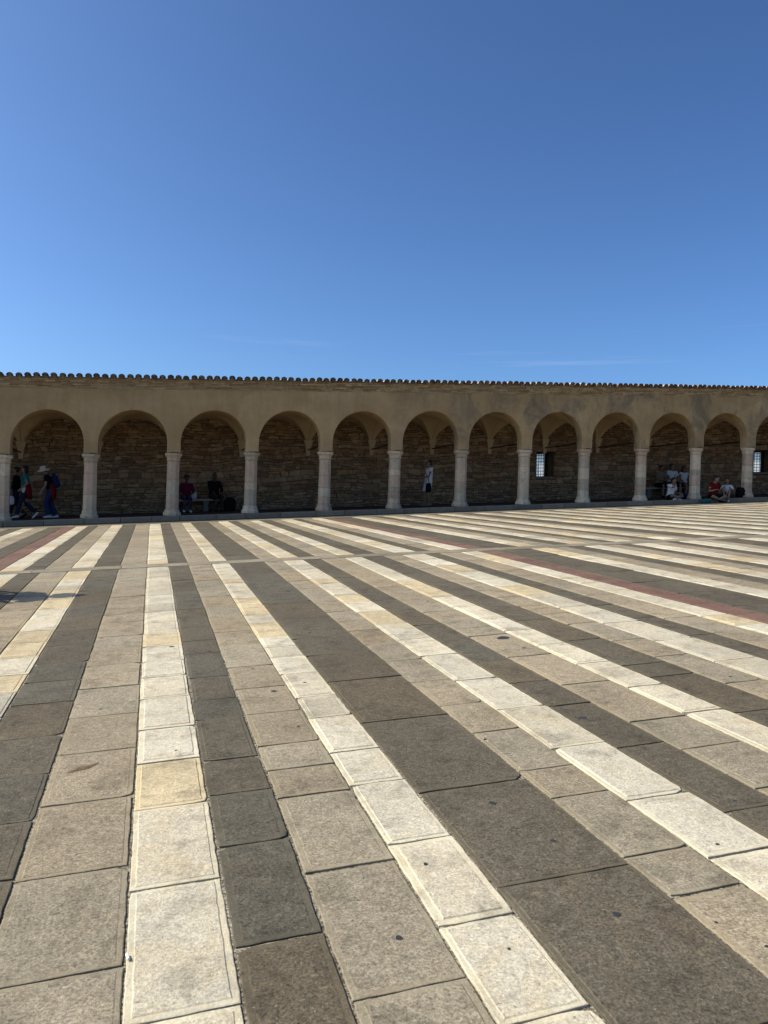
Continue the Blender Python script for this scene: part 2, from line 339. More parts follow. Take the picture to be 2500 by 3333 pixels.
def slab_geo(mb, u0, u1, v0, v1, ty, seg, detail):
    """one slab: drafted margin round a slightly raised, bush-hammered field"""
    g = random.uniform(.003, .008); tint = slab_tint(ty, (u0 + u1) / 2, (v0 + v1) / 2); dz = random.uniform(-.0018, .0018); tu = random.uniform(-.006, .006); tv = random.uniform(-.004, .004)
    cu, cv = (u0 + u1) / 2, (v0 + v1) / 2
    def P(x, y, z): return (ux(x, y), y, zg(x, y) + z + dz + tu * (x - cu) + tv * (y - cv))
    a0, a1, b0, b1 = u0 + g * random.uniform(.5, 1.5), u1 - g * random.uniform(.5, 1.5), v0 + g * random.uniform(.6, 1.4), v1 - g * random.uniform(.6, 1.4)
    if not detail:
        r0 = [P(a0, b0, -.03), P(a1, b0, -.03), P(a1, b1, -.03), P(a0, b1, -.03)]
        r1 = [(x, y, z + .03) for x, y, z in r0]
        mb.rings([r0, r1], tint + (0.15,), cap0=False); return
    sd = random.random() * 100; chip = [random.uniform(.006, .02) if random.random() < .3 else 0 for _ in range(4)]
    def ring(ins, z, jit):
        x0, x1, y0, y1 = a0 + ins, a1 - ins, b0 + ins, b1 - ins; q = []
        cs = [((x0, y0), (x1, y0)), ((x1, y0), (x1, y1)), ((x1, y1), (x0, y1)), ((x0, y1), (x0, y0))]
        for e, (p0, p1) in enumerate(cs):
            n = max(1, int(round(seg * (math.dist(p0, p1) / .08)))) if seg else 1
            n = min(n, 14) if seg else 1
            n = NSEG[e] if seg else 1
            for k in range(n):
                t = k / n; x = p0[0] + (p1[0] - p0[0]) * t; y = p0[1] + (p1[1] - p0[1]) * t
                x += noise.noise(Vector((x * 23, y * 23, sd + ins * 50))) * jit; y += noise.noise(Vector((x * 23, y * 23, sd + 7 + ins * 50))) * jit
                q.append(P(x, y, z))
        if seg and ins < .01:
            for e in range(4):
                if chip[e]:
                    i0 = sum(NSEG[:e]); p = q[i0]; q[i0] = (p[0] + (cu - p[0]) * chip[e] / .3, p[1] + (cv - p[1]) * chip[e] / .3, p[2])
        return q
    NSEG = [max(2, int((u1 - u0) / .045)), max(2, int((v1 - v0) / .045))] * 2
    j = .0045 if seg else .0
    mg = random.uniform(.014, .028); up = random.uniform(*{'W': (.0018, .005), 'D': (.0006, .0025), 'T': (.0006, .0025), 'R': (.001, .003)}[ty]) * (1 if random.random() < .85 else .2)
    R = [ring(0, -.03, j), ring(0, -.0015, j), ring(.003, 0, j), ring(mg, 0, j * .8), ring(mg + .004, up, j * .8)]
    n = len(R[0]); base = len(mb.v)
    al = [tint + (1.,)] * (4 * n) + [tint + (0.,)] * n
    vs = [p for r in R for p in r]; fs = []
    for i in range(4):
        for k in range(n): fs.append((i * n + k, i * n + (k + 1) % n, (i + 1) * n + (k + 1) % n, (i + 1) * n + k))
    fs.append(tuple(4 * n + k for k in range(n)))
    mb.add(vs, fs, al)
    return lambda x, y: zg(x, y) + up + dz + tu * (x - cu) + tv * (y - cv)
cells = []; tops = []
for (u0, u1, ty, js) in stripes:
    L = {'W': (.42, .66), 'D': (.45, .8), 'T': (.45, .75), 'R': (.5, .9)}[ty]
    if u1 - u0 > .5: L = (.7, 1.05)
    v = VF - .2; vs = [v]
    if js:
        for q in js:
            if q < vs[-1] - .12: vs.append(q)
    while vs[-1] > -1.5: vs.append(vs[-1] - random.uniform(*L))
    near = [(b, a) for a, b in zip(vs, vs[1:])]
    vs = [VF + .2]
    while vs[-1] < VEND - .25: vs.append(vs[-1] + random.uniform(*L))
    vs[-1] = VEND
    for (a, b) in near + list(zip(vs, vs[1:])):
        c = [px((ux(x, y), y, zg(x, y))) for x, y in ((u0, a), (u1, a), (u1, b), (u0, b))]
        if None in c: ar = 0
        else:
            cl = [(min(2500, max(0, p[0])), min(3333, max(0, p[1]))) for p in c]
            ar = abs(sum(cl[i][0] * cl[(i + 1) % 4][1] - cl[(i + 1) % 4][0] * cl[i][1] for i in range(4))) / 2
        cells.append((ar, u0, u1, a, b, ty))
cells.sort(key=lambda c: -c[0])
far = {t: MB() for t in 'WDTR'}
for i, (ar, u0, u1, a, b, ty) in enumerate(cells):
    if i < 300:
        mb = MB(); tops.append((u0, u1, a, b, slab_geo(mb, u0, u1, a, b, ty, 1 if i < 110 else 0, True))); mb.build('paving_slab', M[ty], pave)
    else: slab_geo(far[ty], u0, u1, a, b, ty, 0, i < 1200)
for t, nm in (('W', 'white_slabs'), ('D', 'dark_slabs'), ('T', 'tan_slabs'), ('R', 'red_slabs')):
    far[t].build(nm, M[t], pave, kind='stuff')
# border stones: the cross band where the two planes meet, and the band in front of the arcade
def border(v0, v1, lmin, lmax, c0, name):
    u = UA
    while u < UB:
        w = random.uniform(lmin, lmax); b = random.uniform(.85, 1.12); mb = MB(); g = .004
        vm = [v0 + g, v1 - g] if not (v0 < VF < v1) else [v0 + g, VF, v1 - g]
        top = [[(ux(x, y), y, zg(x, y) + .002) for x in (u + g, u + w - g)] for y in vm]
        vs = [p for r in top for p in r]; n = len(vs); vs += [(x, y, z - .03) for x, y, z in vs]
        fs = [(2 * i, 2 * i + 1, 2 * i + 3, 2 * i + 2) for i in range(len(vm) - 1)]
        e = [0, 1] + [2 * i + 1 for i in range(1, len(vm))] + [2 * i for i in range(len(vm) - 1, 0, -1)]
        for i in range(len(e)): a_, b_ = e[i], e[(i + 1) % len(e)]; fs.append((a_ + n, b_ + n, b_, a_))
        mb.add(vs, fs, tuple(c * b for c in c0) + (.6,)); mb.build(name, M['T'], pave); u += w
border(VF - .19, VF + .19, .8, 1.3, (.215, .187, .138), 'border_stone')
border(VEND + .006, 24.75, .7, 1.2, (.18, .155, .115), 'border_stone')
border(24.75, VFRONT + .02, .9, 1.4, (.085, .075, .06), 'border_stone')  # darker tint paints in the arcade's shadow along this strip

# gum spots, a stain, a cigarette end
SPOTS = [([1.427,2.099],22),([.744,2.201],19),([1.474,2.589],14),([1.395,2.957],18),([2.323,3.802],22),([1.674,3.665],9),([2.36,2.662],10),([2.77,5.775],33),([.763,4.896],16),([-.271,4.871],9),([-.724,4.724],9),([.14,4.019],7),([.444,6.132],11),([.166,6.39],13),([.7,5.486],8),([.372,7.987],8),([1.503,8.815],15),([1.31,6.529],9),([.983,5.008],8),([-.393,6.935],7),([.96,2.571],12),([1.031,2.044],9),([1.698,1.976],9),([2.035,2.375],10),([3.209,4.065],8),([3.672,4.216],9),([2.768,5.398],9),([2.775,7.612],7),([.793,4.181],8),([1.755,1.83],12)]
M['gum'] = plain('trodden_gum', (.03, .031, .033), .85, .3, 60)
for (x, y), s in SPOTS:
    z = (Vector((x, y, 0))).dot(RF); r = s * .7535 / F * z * .9; mb = MB(); n = 18; xs = x - SKEW * (y - VF)
    fn = next((t[4] for t in tops if t[0] < xs < t[1] and t[2] < y < t[3]), None) or (lambda a, b: zg(a, b) + .004)
    ph = random.random() * 6; p2 = random.random() * 6; rr = [r * (1 + .10 * math.sin(2 * k * 2 * PI / n + ph) + .07 * math.sin(3 * k * 2 * PI / n + p2)) for k in range(n)]
    def ring(q, h):
        o_ = []
        for k in range(n): X, Y = x + rr[k] * q * math.cos(2 * PI * k / n), y + rr[k] * q * math.sin(2 * PI * k / n); o_.append((X, Y, fn(X - SKEW * (Y - VF), Y) + h))
        return o_
    mb.rings([ring(1, .0004), ring(.93, .0012)], cap0=False); mb.build('gum_spot', M['gum'], pave)
# an old brown scrape on a tan slab
mb = MB(); n = 16; dx, dy = Vector((.846, .533)), Vector((-.533, .846)); x, y = -.288, 3.929
fn = next((t[4] for t in tops if t[0] < x - SKEW * (y - VF) < t[1] and t[2] < y < t[3]), None) or (lambda a, b: zg(a, b) + .004)
def scrape(q, h):
    o_ = []
    for k in range(n):
        t = 2 * PI * k / n; rl = .075 * q * (1 + .18 * math.sin(5 * t)); rw = .017 * q * (1 + .35 * math.sin(4 * t + 1)); p = dx * rl * math.cos(t) + dy * rw * math.sin(t)
        o_.append((x + p.x, y + p.y, fn(x + p.x, y + p.y) + h))
    return o_
mb.rings([scrape(1, .0004), scrape(.9, .0008)], cap0=False); mb.build('brown_scrape', plain('brown_scrape', (.115, .078, .042), .9, .5, 60), pave)
mb = MB(); a = Vector((-.04, 2.362, zg(-.04, 2.362) + .0045)); mb.tube([a, a + Vector((.006, -.028, 0))], [.004, .004], n=8, caps=False)
butt = mb.build('cigarette_end', plain('cigarette_paper', (.8, .78, .72), .8, .05)); tag(butt, 'white cigarette end lying in the joint beside a white slab', 'cigarette')

# ---------------------------------------------------------------- the arcade
arc = empty('arcade', (0, V0, zp(0)))
tag(arc, 'long plastered arcade of round arches on octagonal stone columns with tiled roof', 'building')
arc_inv = Matrix.Translation((0, -V0, -zp(0)))
def part(mb, name, mat, parent=arc, **k):            # geometry is written in place; parts hang on the arcade
    if parent is arc: mb.v = [(x, y - V0, z - zp(0)) for x, y, z in mb.v]
    else: mb.v = [(x, y - V0, z - zp(0)) for x, y, z in mb.v]
    return mb.build(name, mat, parent, **k)
UL, UR = U0 + NB0 * BAY, U0 + NB1 * BAY
CAP = 2.02; RAD = 1.04; SPR = 2.36; WTOP = 4.06; VFR = V0 - .21; VBK = V0 + .21; VW = V0 + 3.15
# facade wall with arch openings
fm = MB(); ch = .018
def fz(x, w): return zp(x) + w
def strip(poly_lo, vpos, top, flip):
    for (xa, wa), (xb, wb) in zip(poly_lo, poly_lo[1:]):
        vs = [(xa, vpos, fz(xa, wa)), (xb, vpos, fz(xb, wb)), (xb, vpos, fz(xb, top)), (xa, vpos, fz(xa, top))]
        fm.add(vs, [(3, 2, 1, 0) if flip else (0, 1, 2, 3)])
NA = 28
for b in range(NB0, NB1):
    cx = U0 + (b + .5) * BAY
    wob = random.uniform(-.012, .012)
    curve = lambda r, o: [(cx - r * math.cos(PI * k / NA), SPR + o + (r + wob) * math.sin(PI * k / NA)) for k in range(NA + 1)]
    cf, cs = curve(RAD + ch, 0), curve(RAD, 0)
    for ins, vpos, flip, c in ((RAD + ch, VFR, False, cf), (RAD, VBK, True, cs)):
        strip([(cx - BAY / 2, CAP), (cx - ins, CAP)], vpos, WTOP, flip); strip(c, vpos, WTOP, flip); strip([(cx + ins, CAP), (cx + BAY / 2, CAP)], vpos, WTOP, flip)
    full_f = [(cx - RAD - ch, CAP)] + cf + [(cx + RAD + ch, CAP)]; full_s = [(cx - RAD, CAP)] + cs + [(cx + RAD, CAP)]
    for i in range(len(full_f) - 1):
        A = [(full_f[q][0], VFR, fz(*full_f[q])) for q in (i, i + 1)]; B = [(full_s[q][0], VFR + ch, fz(*full_s[q])) for q in (i, i + 1)]
        C = [(full_s[q][0], VBK, fz(*full_s[q])) for q in (i, i + 1)]
        fm.add(A + B + C, [(0, 1, 3, 2), (2, 3, 5, 4)])
    for xp0, xp1 in ((cx - BAY / 2, cx - RAD), (cx + RAD, cx + BAY / 2)):
        fm.add([(x, y, fz(x, CAP)) for x, y in ((xp0, VFR), (xp1, VFR), (xp1, VBK), (xp0, VBK))], [(3, 2, 1, 0)])
part(fm, 'facade_wall', M['plaster'])
# groin vaults
for b in range(NB0, NB1):
    cx = U0 + (b + .5) * BAY; vm = MB(); nx, ny = 24, 24; y0, y1 = VBK, VW + .05
    for j in range(ny + 1):
        for i in range(nx + 1):
            sx = math.sin((i / nx - .5) * PI); sy = math.sin((j / ny - .5) * PI)
            x = cx + sx * BAY / 2 * .995; y = (y0 + y1) / 2 + sy * (y1 - y0) / 2
            h = 2.16 + 1.28 * max(math.sqrt(max(0, 1 - sx * sx)), math.sqrt(max(0, 1 - sy * sy)))
            vm.v.append((x, y, fz(x, h))); vm.t.append((1, 1, 1, 1))
    for j in range(ny):
        for i in range(nx):
            q = j * (nx + 1) + i; vm.f.append((q, q + nx + 1, q + nx + 2, q + 1))
    part(vm, 'vault', M['vault'], smooth=False)
# corbels at the back wall, tie rods
for k in range(NB0, NB1 + 1):
    x = U0 + k * BAY; cm = MB()
    prof = [(2.06, .072, .05), (2.2, .078, .06), (2.4, .105, .08), (2.65, .17, .12)]
    cm.rings([[(x - a, VW - d, fz(x, w)), (x + a, VW - d, fz(x, w)), (x + a, VW + .05, fz(x, w)), (x - a, VW + .05, fz(x, w))] for w, a, d in prof])
    part(cm, 'corbel', M['vault'])
    tm = MB(); tm.tube([(x, VBK - .1, fz(x, 2.285)), (x, VW + .02, fz(x, 2.285))], [.024, .024], n=8); part(tm, 'tie_rod', M['iron'], smooth=True)
# columns
def octa(x, y, r, w, rot=PI / 8): return [(x + r * math.cos(rot + k * PI / 4), y + r * math.sin(rot + k * PI / 4), fz(x, w)) for k in range(8)]
oc = 1 / math.cos(PI / 8)
mt = [(0.551, 0.418, 0.272), (0.488, 0.342, 0.224), (0.424, 0.332, 0.224), (0.615, 0.484, 0.328), (0.509, 0.351, 0.24), (0.456, 0.361, 0.248)]
rc = random.Random(21)
banded = {4, 5, 7, 8, 9, 10, 3}
for k in range(NB0, NB1 + 1):
    x = U0 + k * BAY; c = empty('column'); c.parent = arc
    def cpart(mb, name): return part(mb, name, M['marble'], c)
    t0 = rc.choice(mt); hb = rc.uniform(.19, .27); j = rc.uniform(.97, 1.04)
    bm_ = MB(); a = oc * j
    bm_.rings([octa(x, V0, r * a, w) for r, w in ((.262, 0), (.268, .02), (.268, .085), (.255, .105), (.232, .13), (.222, hb - .02), (.206, hb))], tuple(q * .95 for q in t0) + (1,)); cpart(bm_, 'base')
    if k in (6,): hs_ = [.28, .95, 1.4, 1.76]
    elif k in banded:
        hs_ = [hb]; 
        while hs_[-1] < 1.76 - .22: hs_.append(hs_[-1] + rc.choice([.16, .22, .3, .42]))
        hs_[-1] = 1.76
    else: hs_ = [hb, rc.uniform(.6, .8), rc.uniform(1.0, 1.4), 1.76]
    hs_[0] = hb
    prev = None
    for i in range(len(hs_) - 1):
        while True:
            t = rc.choice(mt)
            if t != prev: break
        prev = t; b = rc.uniform(.9, 1.08); g = .0025; lo, hi = hs_[i] + g, hs_[i + 1] - g
        ra = .200 - .012 * lo / 1.8; rb = .200 - .012 * hi / 1.8; dm = MB()
        dm.rings([octa(x, V0, (ra - .006) * oc, lo), octa(x, V0, ra * oc, lo + .008), octa(x, V0, rb * oc, hi - .008), octa(x, V0, (rb - .006) * oc, hi)], tuple(q * b for q in t) + (1,)); cpart(dm, 'drum')
    t = rc.choice(mt[:4]); cm = MB()
    cm.rings([octa(x, V0, r * oc, w) for r, w in ((.196, 1.7625), (.212, 1.775), (.212, 1.80), (.198, 1.815), (.203, 1.86), (.222, 1.90), (.248, 1.925), (.258, 1.935), (.262, 2.0), (.255, 2.012))], t + (1,)); cpart(cm, 'capital')
    lm = MB(); n = 9
    pts = [(x - .17 + .34 * i / (n - 1), rc.uniform(.012, .04) * math.sin(PI * (i + .5) / n)) for i in range(n)]
    vs = [(p, V0 - .245, fz(p, 2.0125)) for p, h in pts] + [(p, V0 - .235, fz(p, 2.014 + h)) for p, h in pts] + [(p, V0 - .2, fz(p, 2.014 + h)) for p, h in pts]
    lm.add(vs, [(i, i + 1, i + n + 1, i + n) for i in range(n - 1)] + [(i + n, i + n + 1, i + 2 * n + 1, i + 2 * n) for i in range(n - 1)])
    part(lm, 'dark_cap_strip', M['iron'], c)  # thin dark jagged strip along the front of the capital top

# back wall with two barred windows
WINS = [(15.2, 16.0, 1.07, 2.13), (26.2, 27.25, 1.07, 2.1)]; ND = .6; WT = 3.5
wall = MB()
def wq(u0, u1, w0, w1, v):                           # sheared quad in the plane of the wall
    wall.add([(u0, v, fz(u0, w0)), (u1, v, fz(u1, w0)), (u1, v, fz(u1, w1)), (u0, v, fz(u0, w1))], [(0, 1, 2, 3)])
cuts = [UL] + [q for w in WINS for q in w[:2]] + [UR]
for i in range(len(cuts) - 1):
    u0, u1 = cuts[i], cuts[i + 1]
    if i % 2 == 0: wq(u0, u1, -.4, WT, VW); wq(u0, u1, -.4, WT + .6, VW + ND + .15)
    else:
        w = WINS[i // 2]
        wq(u0, u1, -.4, w[2], VW); wq(u0, u1, w[3], WT, VW); wq(u0, u1, -.4, w[2], VW + ND + .15); wq(u0, u1, w[3], WT + .6, VW + ND + .15)
        for (a, b) in (((u0, w[2]), (u1, w[2])), ((u1, w[2]), (u1, w[3])), ((u1, w[3]), (u0, w[3])), ((u0, w[3]), (u0, w[2]))):
            wall.add([(a[0], VW, fz(*a)), (b[0], VW, fz(*b)), (b[0], VW + ND + .15, fz(*b)), (a[0], VW + ND + .15, fz(*a))], [(3, 2, 1, 0)])
for ue in (UL, UR):                                   # unseen walls added at the cut ends to keep the sun out
    wall.add([(ue, VBK, fz(ue, -.3)), (ue, VW + .7, fz(ue, -.3)), (ue, VW + .7, fz(ue, WTOP)), (ue, VBK, fz(ue, WTOP))], [(0, 1, 2, 3)])
wall_ob = part(wall, 'stone_wall', M['bed'])
rs = random.Random(5); stones = []
def clear(u0, u1, w0, w1): return all(u1 < a - .01 or u0 > b + .01 or w1 < c - .01 or w0 > d + .02 for a, b, c, d in WINS)
w = -.02
while w < WT - .12:
    if .75 < w < 1.55: h = rs.uniform(.14, .24); lr = (.22, .6)
    elif w < .75: h = rs.uniform(.08, .17); lr = (.14, .42)
    else: h = rs.uniform(.07, .17); lr = (.16, .5)
    u = -6.6
    while u < 29:
        L = rs.uniform(*lr); hh = h
        pieces = [(u, u + L, w, w + h)]
        if h > .12 and rs.random() < .22: q = rs.uniform(.4, .6) * h; pieces = [(u, u + L, w, w + q), (u, u + L, w + q, w + h)]
        for p in pieces:
            if clear(*p): stones.append(p)
            elif p[0] < WINS[0][0] < p[1] and p[3] > 1.07: stones.append((p[0], WINS[0][0] - .01, p[2], p[3])) if WINS[0][0] - p[0] > .06 else None
            elif p[0] < WINS[0][1] < p[1] and p[3] > 1.07: stones.append((WINS[0][1] + .01, p[1], p[2], p[3])) if p[1] - WINS[0][1] > .06 else None
        u += L
    w += h
stint = [(0.338, 0.21, 0.106), (0.362, 0.226, 0.119), (0.312, 0.2, 0.106), (0.338, 0.221, 0.128), (0.4, 0.263, 0.145), (0.325, 0.179, 0.102), (0.275, 0.184, 0.106), (0.375, 0.263, 0.157)]
def warp(a, c):                                       # courses wander and swell, except close to the windows
    f = min(1, min(max(0, max(w_[0] - a, a - w_[1], w_[2] - c, c - w_[3])) for w_ in WINS) / .35)
    return (a + f * .14 * noise.noise(Vector((a * 1.9, c * 4.1, 1))) , c + f * (.075 * noise.noise(Vector((a * .8, c * 1.3, 5))) + .05 * noise.noise(Vector((a * 3.6, c * 2.6, 9)))))
def stone_geo(mb, p):
    u0, u1, w0, w1 = p; g = rs.uniform(.006, .013); d = rs.uniform(.012, .04); t = rs.choice(stint); b = rs.uniform(.6, 1.08)
    jx = min(.03, (u1 - u0) * .12); jw = (w1 - w0) * .16
    big = (u1 - u0) * (w1 - w0) > .07
    if big: jx *= .4; jw *= .4
    pts = []
    for (a, c) in ((u0 + g, w0 + g), ((u0 + u1) / 2, w0 + g), (u1 - g, w0 + g), (u1 - g, (w0 + w1) / 2), (u1 - g, w1 - g), ((u0 + u1) / 2, w1 - g), (u0 + g, w1 - g), (u0 + g, (w0 + w1) / 2)):
        pts.append((a + rs.uniform(-jx, jx) * .6, c + rs.uniform(-jw, jw) * .6))
    cu, cw = (u0 + u1) / 2, (w0 + w1) / 2
    tilt = rs.uniform(-.3, .3) * d
    pts = [warp(a, c) for a, c in pts]; cu, cw = warp(cu, cw)
    r0 = [(a, VW + .01, fz(a, c)) for a, c in pts]; r1 = [(a, VW - d * .6, fz(a, c)) for a, c in pts]
    r2 = [(cu + (a - cu) * .86, VW - d - tilt * (1 if c > cw else -1), fz(a, cw + (c - cw) * .8)) for a, c in pts]
    mb.rings([r0, r1, r2], tuple(q * b for q in t) + (1,), cap0=False)
def seen(p):
    q = px(((p[0] + p[1]) / 2, VW, fz((p[0] + p[1]) / 2, (p[2] + p[3]) / 2)))
    return -30 < q[0] < 2530 and p[2] > .2
stones.sort(key=lambda p: -(p[1] - p[0]) * (p[3] - p[2]) * (1 if seen(p) else .01))
rest = MB()
for i, p in enumerate(stones):
    if i < 300: mb = MB(); stone_geo(mb, p); part(mb, 'stone', M['stone'], wall_ob)
    else: stone_geo(rest, p)
part(rest, 'small_stones', M['stone'], wall_ob, kind='stuff')
for (u0, u1, w0, w1) in WINS:                         # window: frame, iron grille, sill
    W = empty('window'); W.parent = arc; yb = VW + ND
    fr = MB(); t = .045
    for a, b, c, d in ((u0, u0 + t, w0, w1), (u1 - t * 2.2, u1, w0, w1), (u0 + t, u1 - t * 2.2, w0, w0 + t), (u0 + t, u1 - t * 2.2, w1 - t * 1.6, w1)): fr.box(a, b, yb - .04, yb + .04, c, d, shear=zp)
    part(fr, 'frame', M['iron'], W)
    gp = MB(); gp.add([(x_, yb + .05, fz(x_, w_)) for x_, w_ in ((u0 + .01, w0 + .01), (u1 - .01, w0 + .01), (u1 - .01, w1 - .01), (u0 + .01, w1 - .01))], [(0, 1, 2, 3)]); part(gp, 'pane', M['pane'], W)
    n = 6
    for i in range(n):
        b = MB(); x = u0 + t + (u1 - u0 - 3.2 * t) * (i + .5) / n; b.tube([(x, yb, fz(x, w0 + .02)), (x, yb, fz(x, w1 - .02))], [.012, .012], n=6); part(b, 'bar', M['iron'], W)
    for i in range(7):
        b = MB(); ww = w0 + .06 + (w1 - w0 - .12) * (i + .5) / 7; b.tube([(u0 + .01, yb - .015, fz(u0, ww)), (u1 - .01, yb - .015, fz(u1, ww))], [.012, .012], n=6); part(b, 'bar', M['iron'], W)
    sm = MB(); sm.box(u0 - .03, u1 + .03, VW - .045, VW + .3, w0 - .06, w0 + .004, (.25, .21, .16, 1), shear=zp); part(sm, 'sill', M['stone'], W)
    for i in range(11):                               # flat relieving arch of thin stones
        a = u0 - .06 + (u1 - u0 + .12) * i / 11; m2 = MB(); tl = (i - 5) * .012; rise = .05 * (1 - ((i - 5) / 5.5) ** 2)
        wd = (u1 - u0 + .12) / 11 - .012; tt = rs.choice(stint)
        vs = [(a + tl * 0, VW - .035, fz(a, w1 + .01)), (a + wd, VW - .035, fz(a, w1 + .01)), (a + wd + tl, VW - .035, fz(a, w1 + .17 + rise)), (a + tl, VW - .035, fz(a, w1 + .17 + rise))]
        vs += [(p[0], VW + .01, p[2]) for p in vs]
        m2.add(vs, [(0, 1, 2, 3), (0, 4, 5, 1), (1, 5, 6, 2), (2, 6, 7, 3), (3, 7, 4, 0)], tt + (1,)); part(m2, 'voussoir', M['stone'], W)

# cornice of thin bricks, roof and its tiles
cn = MB(); rb = random.Random(9)
wc = WTOP - .005
for h, pr_ in ((.035, .02), (.05, .0), (.05, .02), (.055, .008), (.06, .03), (.05, .05)):
    u = UL
    while u < UR:
        L = rb.uniform(.16, .5); c = rb.choice([(.42, .29, .15), (.40, .27, .135), (.36, .235, .115), (.33, .205, .10), (.44, .315, .17)]); b = rb.uniform(.85, 1.1)
        q = pr_ + rb.uniform(-.008, .008); g = rb.uniform(.002, .005)
        cn.box(u + g, u + L - g, VFR - q, VFR + .2, wc + rb.uniform(.001, .007), wc + h - .001, tuple(x * b for x in c) + (1,), shear=zp); u += L
    wc += h
part(cn, 'cornice_bricks', M['brick'], kind='stuff')
core = MB(); core.box(UL, UR, VFR + .03, VBK - .03, WTOP - .1, wc + .02, (.3, .23, .15, 1), shear=zp); part(core, 'wall_head', M['brick'])
rf = MB(); RS = -.10                                   # the roof falls away from the square
def rz(y): return wc + .012 + RS * (y - (VFR - .1))
rf.add([(x, y, fz(x, rz(y) + dz)) for x in (UL, UR) for y in (VFR - .02, VW + .95) for dz in (-.05, -.005)], [(0, 1, 3, 2), (4, 6, 7, 5), (0, 4, 5, 1), (2, 3, 7, 6), (0, 2, 6, 4), (1, 5, 7, 3)], (.3, .2, .13, 1))
roof = part(rf, 'roof', M['tile'])
ttint = [(0.36, 0.24, 0.168), (0.432, 0.3, 0.216), (0.312, 0.216, 0.156), (0.528, 0.432, 0.336), (0.288, 0.216, 0.168), (0.6, 0.504, 0.396)]
def tile(mb, x, y0, L, r0, r1, up, rot=0., lift=0.):
    n = 8; th = .022; c = rb.choice(ttint); b = rb.uniform(.8, 1.2); vs = []; ts = []
    for i, (yy, r) in enumerate(((y0, r0), (y0 + .035, r0 * .99), (y0 + L, r1))):
        for rr in (r, r - th):
            for k in range(n + 1):
                a = PI * k / n; xx = x + rr * math.cos(a) + rot * (yy - y0); zz = rr * math.sin(a) * (.84 if up else -.6)
                vs.append((xx, yy, fz(x, rz(yy) + lift + (zz if up else zz + .055))))
                ts.append(tuple(q * b * (.1 if i == 0 else 1) for q in c) + (1,))              # front lip tinted near black: shade on the tile end put into the colour
    m = n + 1; fs = []
    for j in (0, 2 * m):
        for k in range(n): fs += [(j + k, j + k + 1, j + 2 * m + k + 1, j + 2 * m + k), (j + m + k, j + 3 * m + k, j + 3 * m + k + 1, j + m + k + 1)]
        fs += [(j, j + 2 * m, j + 3 * m, j + m), (j + n, j + m + n, j + 3 * m + n, j + 2 * m + n)]
    for k in range(n): fs += [(k, m + k, m + k + 1, k + 1), (4 * m + k, 4 * m + k + 1, 5 * m + k + 1, 5 * m + k)]
    mb.add(vs, fs, ts)
sp = .244 - .0011 * UL; u = UL + .12; more = MB(); fill = MB()
while u < UR - .1:
    p = px((u, VFR, fz(u, 4.4))); ins = p and -40 < p[0] < 2540
    x = u + rb.uniform(-.013, .013); y0 = VFR - .13 + rb.uniform(-.025, .02); lf = rb.uniform(-.012, .014)
    for (xx, up) in ((x, True), (u + sp / 2 + rb.uniform(-.008, .008), False)):
        mb = MB() if ins else more
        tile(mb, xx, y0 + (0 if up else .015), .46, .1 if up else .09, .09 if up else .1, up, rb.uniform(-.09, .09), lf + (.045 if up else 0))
        if ins: part(mb, 'roof_tile', M['tile'], roof)
        yy = y0 + .40
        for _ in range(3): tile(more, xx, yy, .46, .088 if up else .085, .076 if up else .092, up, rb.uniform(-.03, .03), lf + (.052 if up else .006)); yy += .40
    n = 8; r = .084; base = [(x + r * math.cos(PI * k / n), y0 + .045 + rb.uniform(0, .015), fz(x, rz(y0) + .045 + lf + r * .84 * math.sin(PI * k / n))) for k in range(n + 1)]
    base = [(x + r, y0 + .03, fz(x, rz(y0) - .02))] + base + [(x - r, y0 + .03, fz(x, rz(y0) - .02))]
    back = [(a, b + .15, c) for a, b, c in base]; c_ = rb.choice([(.24, .19, .13), (.20, .155, .105), (.17, .11, .075)])
    fill.rings([base, back], c_ + (1,), cap1=False)
    sp = .244 - .0011 * u; u += sp
part(more, 'roof_tiles_behind', M['tile'], roof, kind='stuff')
part(fill, 'mortar_fill', M['brick'], roof, kind='stuff')

# platform: floor and kerb stones
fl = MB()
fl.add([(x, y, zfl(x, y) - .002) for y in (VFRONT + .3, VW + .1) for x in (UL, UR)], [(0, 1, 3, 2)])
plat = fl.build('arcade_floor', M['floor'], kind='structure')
u = UL; rk = random.Random(4)
while u < UR:
    L = rk.uniform(.85, 1.2); mb = MB(); g = .009; b = rk.uniform(.85, 1.1); c = rk.choice([(.26, .20, .13), (.23, .185, .125), (.28, .215, .14)])
    y0 = VFRONT + rk.uniform(-.006, .006); bz = zg(u, VFRONT) - zp(u) - .03
    prof = [(y0, bz), (y0, -.018), (y0 + .012, 0), (y0 + .42, .0), (y0 + .42, bz)]
    r0 = [(u + g, y, fz(u + g, w)) for y, w in prof]; r1 = [(u + L - g, y, fz(u + L - g, w)) for y, w in prof]
    mb.rings([r0, r1], tuple(q * b for q in c) + (1,)); mb.build('kerb_stone', M['kerb'], plat); u += L

